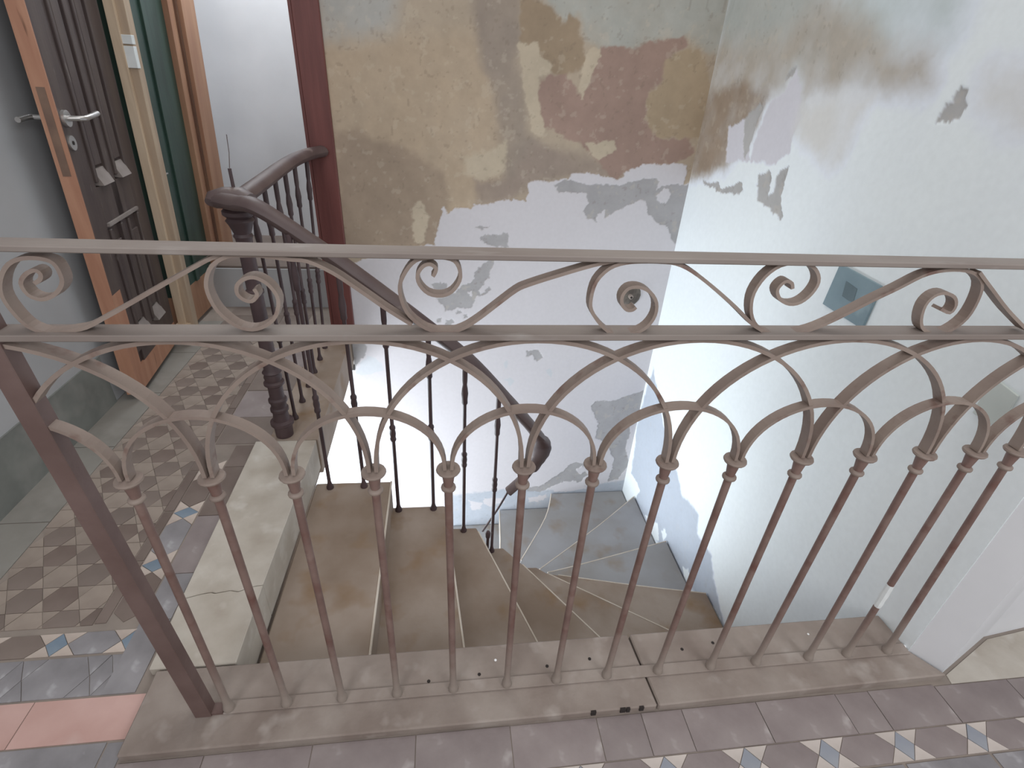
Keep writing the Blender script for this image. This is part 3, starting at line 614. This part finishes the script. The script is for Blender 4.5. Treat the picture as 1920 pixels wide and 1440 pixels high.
MB().box(0.02, 1.735, -0.0175, 0.0175, 0.8775, 0.8865).build('lower_rail', M['rail'], RA, bevel=0.0012)
for k, s in enumerate(SCROLLS):
    pts = smooth_curve(s, 3)
    if k == 5: pts = [q for q in pts if q[0] < 1.5]
    MB().band(pts, 0.017, 0.0048, 0.0015 * (-1) ** k).build('scroll', M['iron_arch'], RA)
MB().add([(0.064, -0.0124, 0.0008), (0.096, -0.0124, 0.0008), (0.096, 0.0126, 0.0008), (0.064, 0.0126, 0.0008), (0.016, -0.0124, 0.9885), (0.044, -0.0124, 0.9885), (0.044, 0.0126, 0.9885), (0.016, 0.0126, 0.9885)],
         [(3, 2, 1, 0), (4, 5, 6, 7), (0, 1, 5, 4), (1, 2, 6, 5), (2, 3, 7, 6), (3, 0, 4, 7)]).build('end_post', M['post'], RA, bevel=0.001, label='flat brown upright bar leaning at the open end of the railing')
MB().box(0.070, 0.118, -0.009, 0.013, 0.0, 0.007).build('post_foot', M['post'], RA)
MB().box(0.118, 1.735, -0.010, 0.017, 0.0, 0.005).build('base_bar', M['kerb'], RA, bevel=0.001)

# ------------------------------------------------------------------ banister of the stair and landing
BN = thing('stair_banister', 'dark brown banister with turned newel post guarding landing and stair', 'banister')
nprof = [(0.030, 0.0), (0.032, 0.045), (0.040, 0.052), (0.040, 0.064), (0.028, 0.070), (0.0255, 0.105), (0.031, 0.110), (0.031, 0.120), (0.026, 0.125), (0.026, 0.142), (0.031, 0.148), (0.031, 0.158), (0.0245, 0.164),
         (0.0245, 0.212), (0.034, 0.220), (0.034, 0.228), (0.026, 0.234), (0.030, 0.248), (0.026, 0.262), (0.032, 0.268), (0.024, 0.278), (0.0225, 0.40), (0.0225, 0.548), (0.027, 0.553), (0.027, 0.562), (0.0225, 0.567),
         (0.022, 0.70), (0.024, 0.725), (0.028, 0.732), (0.024, 0.74), (0.033, 0.765), (0.040, 0.778), (0.033, 0.786), (0.044, 0.796), (0.044, 0.806), (0.034, 0.815)]
MB().lathe(nprof, (0.0, 0.983, 0.0006), 20).build('newel_post', M['dark'], BN, smooth=True)
guard = smooth_curve([(-0.005, 0.955, 0.828), (0.004, 1.05, 0.836), (0.014, 1.20, 0.846), (0.020, 1.40, 0.856), (0.030, 1.58, 0.862), (0.055, 1.71, 0.866), (0.092, 1.792, 0.868)], 5)
MB().tube(guard, 0.031, 12, 0.72).build('landing_handrail', M['handrail'], BN, smooth=True)
down = smooth_curve([(-0.03, 0.95, 0.842), (0.03, 0.895, 0.846), (0.101, 0.85, 0.845), (0.237, 0.84, 0.752), (0.33, 0.84, 0.679), (0.505, 0.84, 0.533), (0.669, 0.84, 0.385), (0.799, 0.842, 0.230), (0.895, 0.845, 0.108), (0.940, 0.875, 0.020),
                     (0.955, 0.925, -0.075), (0.938, 0.955, -0.165), (0.895, 0.960, -0.245), (0.845, 0.955, -0.300)], 5)
rad = [0.029 if q[2] > 0.02 else (0.040 if q[2] > -0.17 else 0.024) for q in down]
MB().tube(down, rad, 12, 0.72).build('stair_handrail', M['handrail'], BN, smooth=True)
MB().tube([(-0.052, 0.93, 0.838), (-0.045, 0.945, 0.842), (-0.02, 0.965, 0.845), (0.02, 0.975, 0.845), (0.05, 0.96, 0.842)], [0.016, 0.034, 0.042, 0.040, 0.024], 12, 0.7).build('scrolled_cap', M['handrail'], BN, smooth=True)
MB().tube(smooth_curve([(0.842, 0.955, -0.305), (0.80, 0.95, -0.40), (0.743, 0.95, -0.520)], 4), 0.0045, 6, 1).build('loose_strap', M['dark'], BN, label='thin bare iron strap below the broken handrail end')
def bal_prof(h):
    k1 = 0.36; k2 = h - 0.13
    return [(0.013, 0.0), (0.013, 0.006), (0.009, 0.016), (0.0066, 0.03), (0.0066, k1 - 0.035), (0.0105, k1 - 0.028), (0.0105, k1 - 0.02), (0.0088, k1 - 0.016), (0.0108, k1), (0.0088, k1 + 0.016), (0.0105, k1 + 0.02), (0.0105, k1 + 0.028), (0.0064, k1 + 0.035),
            (0.0062, k2 - 0.035), (0.010, k2 - 0.028), (0.0095, k2 - 0.01), (0.0115, k2 + 0.01), (0.0095, k2 + 0.03), (0.0072, k2 + 0.045), (0.0085, k2 + 0.06), (0.0085, h)]
def railz(path, key, v):
    for i in range(len(path) - 1):
        if path[i][key] <= v <= path[i + 1][key]:
            t = (v - path[i][key]) / (path[i + 1][key] - path[i][key]); return [a + (b - a) * t for a, b in zip(path[i], path[i + 1])]
    return path[-1]
for y in (1.085, 1.205, 1.325, 1.445, 1.565, 1.685):
    q = railz(guard, 1, y); h = q[2] - 0.012
    MB().lathe(bal_prof(h), (0.014, y, 0.0006), 10, (q[0] - 0.014, 0)).build('baluster', M['dark'], BN, smooth=True)
for x, z0 in ((0.175, -0.125), (0.294, -0.125), (0.410, -0.25), (0.540, -0.25), (0.655, -0.375), (0.770, -0.5)):
    q = railz(down[10:45], 0, x)
    MB().lathe(bal_prof(q[2] - z0 - 0.012), (x, 0.822, z0 + 0.0006), 10).build('baluster', M['dark'], BN, smooth=True)
MB().lathe([(0.006, 0), (0.006, 0.085), (0.010, 0.095), (0.011, 0.115), (0.006, 0.125)], (0.752, 0.812, -0.4994), 10).build('broken_baluster', M['dark'], BN, smooth=True, label='short broken baluster stump')
MB().lathe([(0.005, 0.84), (0.005, 0.92)], (0.0, 0.985, 0.0), 8).build('rod', M['dark'], BN)
MB().tube([(0.0, 0.985, 0.918), (-0.03, 1.09, 0.945), (-0.055, 1.17, 0.985)], 0.0012, 5).build('wire', M['dark'], BN)

# ------------------------------------------------------------------ doors at the left
LEAN = 0.055
d1 = thing('door_1', 'open dark brown panelled door leaf with bare orange wood edge', None, kind='structure')
pa = Vector((-0.598, 1.272, 0)); pb = Vector((-0.655, 1.765, 0)); du = (pb - pa).normalized(); dn2 = Vector((du.y, -du.x, 0))
LW = (pb - pa).length
def leafbox(u0, u1, n0, n1, z0, z1, taper=0.0):
    vs = []
    for z in (z0, z1):
        tp = taper if z == z1 else 0
        for u, n in ((u0, n0), (u1, n0), (u1, n1), (u0, n1)):
            q = pa + du * u + dn2 * n; vs.append((q.x + LEAN * (z - 0.5), q.y, z))
    return MB().add(vs, [(3, 2, 1, 0), (4, 5, 6, 7), (0, 1, 5, 4), (1, 2, 6, 5), (2, 3, 7, 6), (3, 0, 4, 7)])
H = 2.05
def leafwedge(u0, u1, z0, z1, n0, n1):
    # sloping bevel at the foot of a panel: proud by n0 at the bottom, n1 at the top
    vs = []
    for u in (u0, u1):
        for n, z in ((-0.012, z0), (n0, z0), (n1, z1), (-0.012, z1)):
            q = pa + du * u + dn2 * n; vs.append((q.x + LEAN * (z - 0.5), q.y, z))
    return MB().add(vs, [(0, 1, 2, 3), (7, 6, 5, 4), (0, 4, 5, 1), (1, 5, 6, 2), (2, 6, 7, 3), (3, 7, 4, 0)])
leafbox(0.004, LW, -0.040, -0.008, 0.008, H).build('core', M['door'], d1)
leafbox(0.0, 0.006, -0.045, 0.002, 0.006, H).build('bare_edge', M['raw'], d1, label='raw orange wood lock edge of the door')
leafbox(0.006, 0.115, -0.012, 0.001, 0.15, H).build('stile', M['door'], d1, bevel=0.001)
leafbox(0.395, LW, -0.012, 0.001, 0.10, H).build('stile', M['door'], d1, bevel=0.001)
leafbox(0.115, 0.395, -0.012, 0.001, 0.645, 0.775).build('rail', M['door'], d1, bevel=0.001)
leafbox(0.115, 0.395, -0.012, 0.001, 0.10, 0.20).build('rail', M['door'], d1, bevel=0.001)
leafbox(0.232, 0.278, -0.012, 0.001, 0.20, 1.95).build('muntin', M['door'], d1, bevel=0.001)
for z0, z1 in ((0.79, 1.90), (0.21, 0.63)):
    for u0, u1 in ((0.118, 0.230), (0.280, 0.392)):
        leafbox(u0, u0 + 0.016, -0.010, 0.008, z0, z1).build('moulding', M['door'], d1, bevel=0.002)
        leafbox(u1 - 0.016, u1, -0.010, 0.008, z0, z1).build('moulding', M['door'], d1, bevel=0.002)
        leafbox(u0 + 0.030, u1 - 0.030, -0.012, 0.003, z0 + 0.05, z1 - 0.05).build('panel', M['door'], d1, bevel=0.002)
        leafwedge(u0 + 0.012, u1 - 0.012, z0 - 0.012, z0 + 0.040, 0.022, -0.002).build('ledge', M['ledge'], d1)
leafbox(0.118, 0.392, -0.008, 0.010, 0.640, 0.652).build('ledge', M['ledge'], d1)
leafbox(0.006, LW, -0.014, 0.0015, 0.006, 0.10).build('bottom_rail', M['raw'], d1, label='raw repaired wood at the foot of the door')
leafbox(0.006, 0.075, -0.014, 0.0018, 0.09, 0.42).build('wood_splice', M['raw'], d1)
leafbox(-0.0012, 0.0, -0.033, -0.010, 0.83, 1.08).build('lock_plate', M['lockplate'], d1)
def leafpt(u, n, z):
    q = pa + du * u + dn2 * n; return (q.x + LEAN * (z - 0.5), q.y, z)
hd = MB().tube([leafpt(0.035, 0.0, 0.995), leafpt(0.035, 0.012, 0.995)], 0.024, 16).build('handle', M['chrome'], d1, smooth=True)
MB().tube([leafpt(0.035, 0.010, 0.995), leafpt(0.036, 0.045, 0.996), leafpt(0.05, 0.055, 0.996), leafpt(0.09, 0.056, 1.0), leafpt(0.135, 0.056, 1.004)], 0.008, 10).build('lever', M['chrome'], hd, smooth=True)
MB().tube([leafpt(0.035, 0.0, 0.925), leafpt(0.035, 0.007, 0.925)], 0.022, 16).build('keyhole_plate', M['chrome'], d1, smooth=True)
MB().tube([leafpt(0.035, 0.006, 0.925), leafpt(0.035, 0.0085, 0.925)], 0.006, 10).build('keyhole', M['black'], d1)
MB().tube([leafpt(0.035, -0.04, 0.995), leafpt(0.036, -0.08, 0.996), leafpt(0.02, -0.088, 0.996), leafpt(-0.035, -0.088, 0.993)], 0.008, 10).build('rear_lever', M['chrome'], d1, smooth=True)
t2 = thing('trim_2', 'pale bare wood door post beside the open brown door', None, kind='structure')
def leanbox(x0, x1, y0, y1, z0, z1, name, m, par, lean=LEAN, label=None):
    MB().box(x0 + lean * (z0 - 0.5), x1 + lean * (z0 - 0.5), y0, y1, z0, z1, lean).build(name, m, par, bevel=0.001, label=label)
leanbox(-0.640, -0.606, 1.772, 1.83, 0.0, 2.2, 'post_face', M['pale_wood'], t2)
leanbox(-0.606, -0.576, 1.786, 1.83, 0.0, 2.2, 'post_rebate', M['pale_side'], t2)
leanbox(-0.612, -0.572, 1.778, 1.80, 1.13, 1.20, 'white_tape', M['tape'], t2, label='patch of white tape on the post')
leanbox(-0.612, -0.572, 1.778, 1.80, 1.206, 1.235, 'white_tape', M['tape'], t2)
leanbox(-0.650, -0.590, 1.755, 1.79, 0.02, 0.085, 'wood_block', M['pale_wood'], t2)
d2_ = thing('door_2', 'dark green door leaf between pale post and orange wood frame', None, kind='structure')
leanbox(-0.690, -0.655, 1.835, 2.30, 0.19, 2.2, 'leaf', M['green'], d2_)
leanbox(-0.660, -0.646, 2.07, 2.105, 0.19, 2.2, 'glazing_bead', M['green'], d2_)
leanbox(-0.665, -0.640, 1.90, 1.99, 0.72, 0.726, 'bolt', M['chrome'], d2_)
leanbox(-0.690, -0.655, 1.835, 2.30, 0.0, 0.19, 'sill', M['orange_wood'], d2_)
t3 = thing('trim_3', 'wide orange-brown wooden door frame next to the white back room', None, kind='structure')
leanbox(-0.690, -0.630, 2.285, 2.34, 0.0, 2.3, 'frame_lip', M['orange_wood'], t3)
leanbox(-0.684, -0.618, 2.34, 2.352, 0.0, 2.3, 'groove', M['groove'], t3)
leanbox(-0.690, -0.600, 2.352, 2.50, 0.0, 2.3, 'frame_face', M['orange_wood'], t3)

# ------------------------------------------------------------------ things on the walls
j = thing('junction_box_cover', 'square teal plastic box cover, tilted, on the white wall behind the scrolls', 'box cover')
def wallquad(c, t, name, m, par):
    MB().add([(1.7395, y, z) for y, z in c] + [(1.7395 - t, y, z) for y, z in c], [(3, 2, 1, 0), (4, 5, 6, 7), (0, 1, 5, 4), (1, 2, 6, 5), (2, 3, 7, 6), (3, 0, 4, 7)]).build(name, m, par, bevel=0.001)
wallquad([(0.700, 0.769), (0.532, 0.764), (0.534, 0.639), (0.708, 0.642)], 0.008, 'plate', M['teal'], j)
wallquad([(0.652, 0.735), (0.602, 0.730), (0.596, 0.690), (0.645, 0.692)], 0.0095, 'hole_shade_patch', M['teal_dark'], j)  # raised darker patch, the shade of the hole put into its colour
k2 = thing('wall_plate', 'pale grey-green plate near the railing end, on the white wall', 'plate')
wallquad([(0.170, 0.700), (0.108, 0.690), (0.104, 0.610), (0.166, 0.610)], 0.006, 'plate', M['palegreen'], k2)
h = thing('pipe_stub', 'small mortar-ringed pipe stub in the back wall behind a scroll', 'pipe')
MB().lathe([(0.062, 0.0), (0.056, 0.007), (0.036, 0.012), (0.012, 0.013)], (0, 0, 0), 14).build('mortar_ring', M['stub'], h, smooth=True)
MB().lathe([(0.012, 0.0), (0.012, 0.030), (0.007, 0.034)], (0, 0, 0), 12).build('stub', M['kerb'], h, smooth=True)
MB().lathe([(0.006, 0.0), (0.006, 0.0355)], (0, 0, 0), 10).build('bore', M['black'], h)
h.location = (1.547, 1.813, 0.235); h.rotation_euler = (math.radians(90), 0, 0)
for x, y, sz, lab in ((1.735, 0.010, 0.005, 'white plaster crumb on the kerb beside the last baluster'), (1.505, 0.062, 0.003, 'tiny white crumb on the kerb near the wall end'),
                      (0.700, 0.060, 0.0035, 'small white paint flake on the kerb below the middle arches')):
    bmx = MB().lathe([(sz * 0.6, 0), (sz, sz * 0.5), (sz * 0.5, sz)], (0, 0, 0), 7).build('plaster_crumb', M['crumb'])
    bmx.location = (x, y, 0.0); bmx['label'] = lab; bmx['category'] = 'crumb'; bmx['group'] = 'crumbs on the kerb'
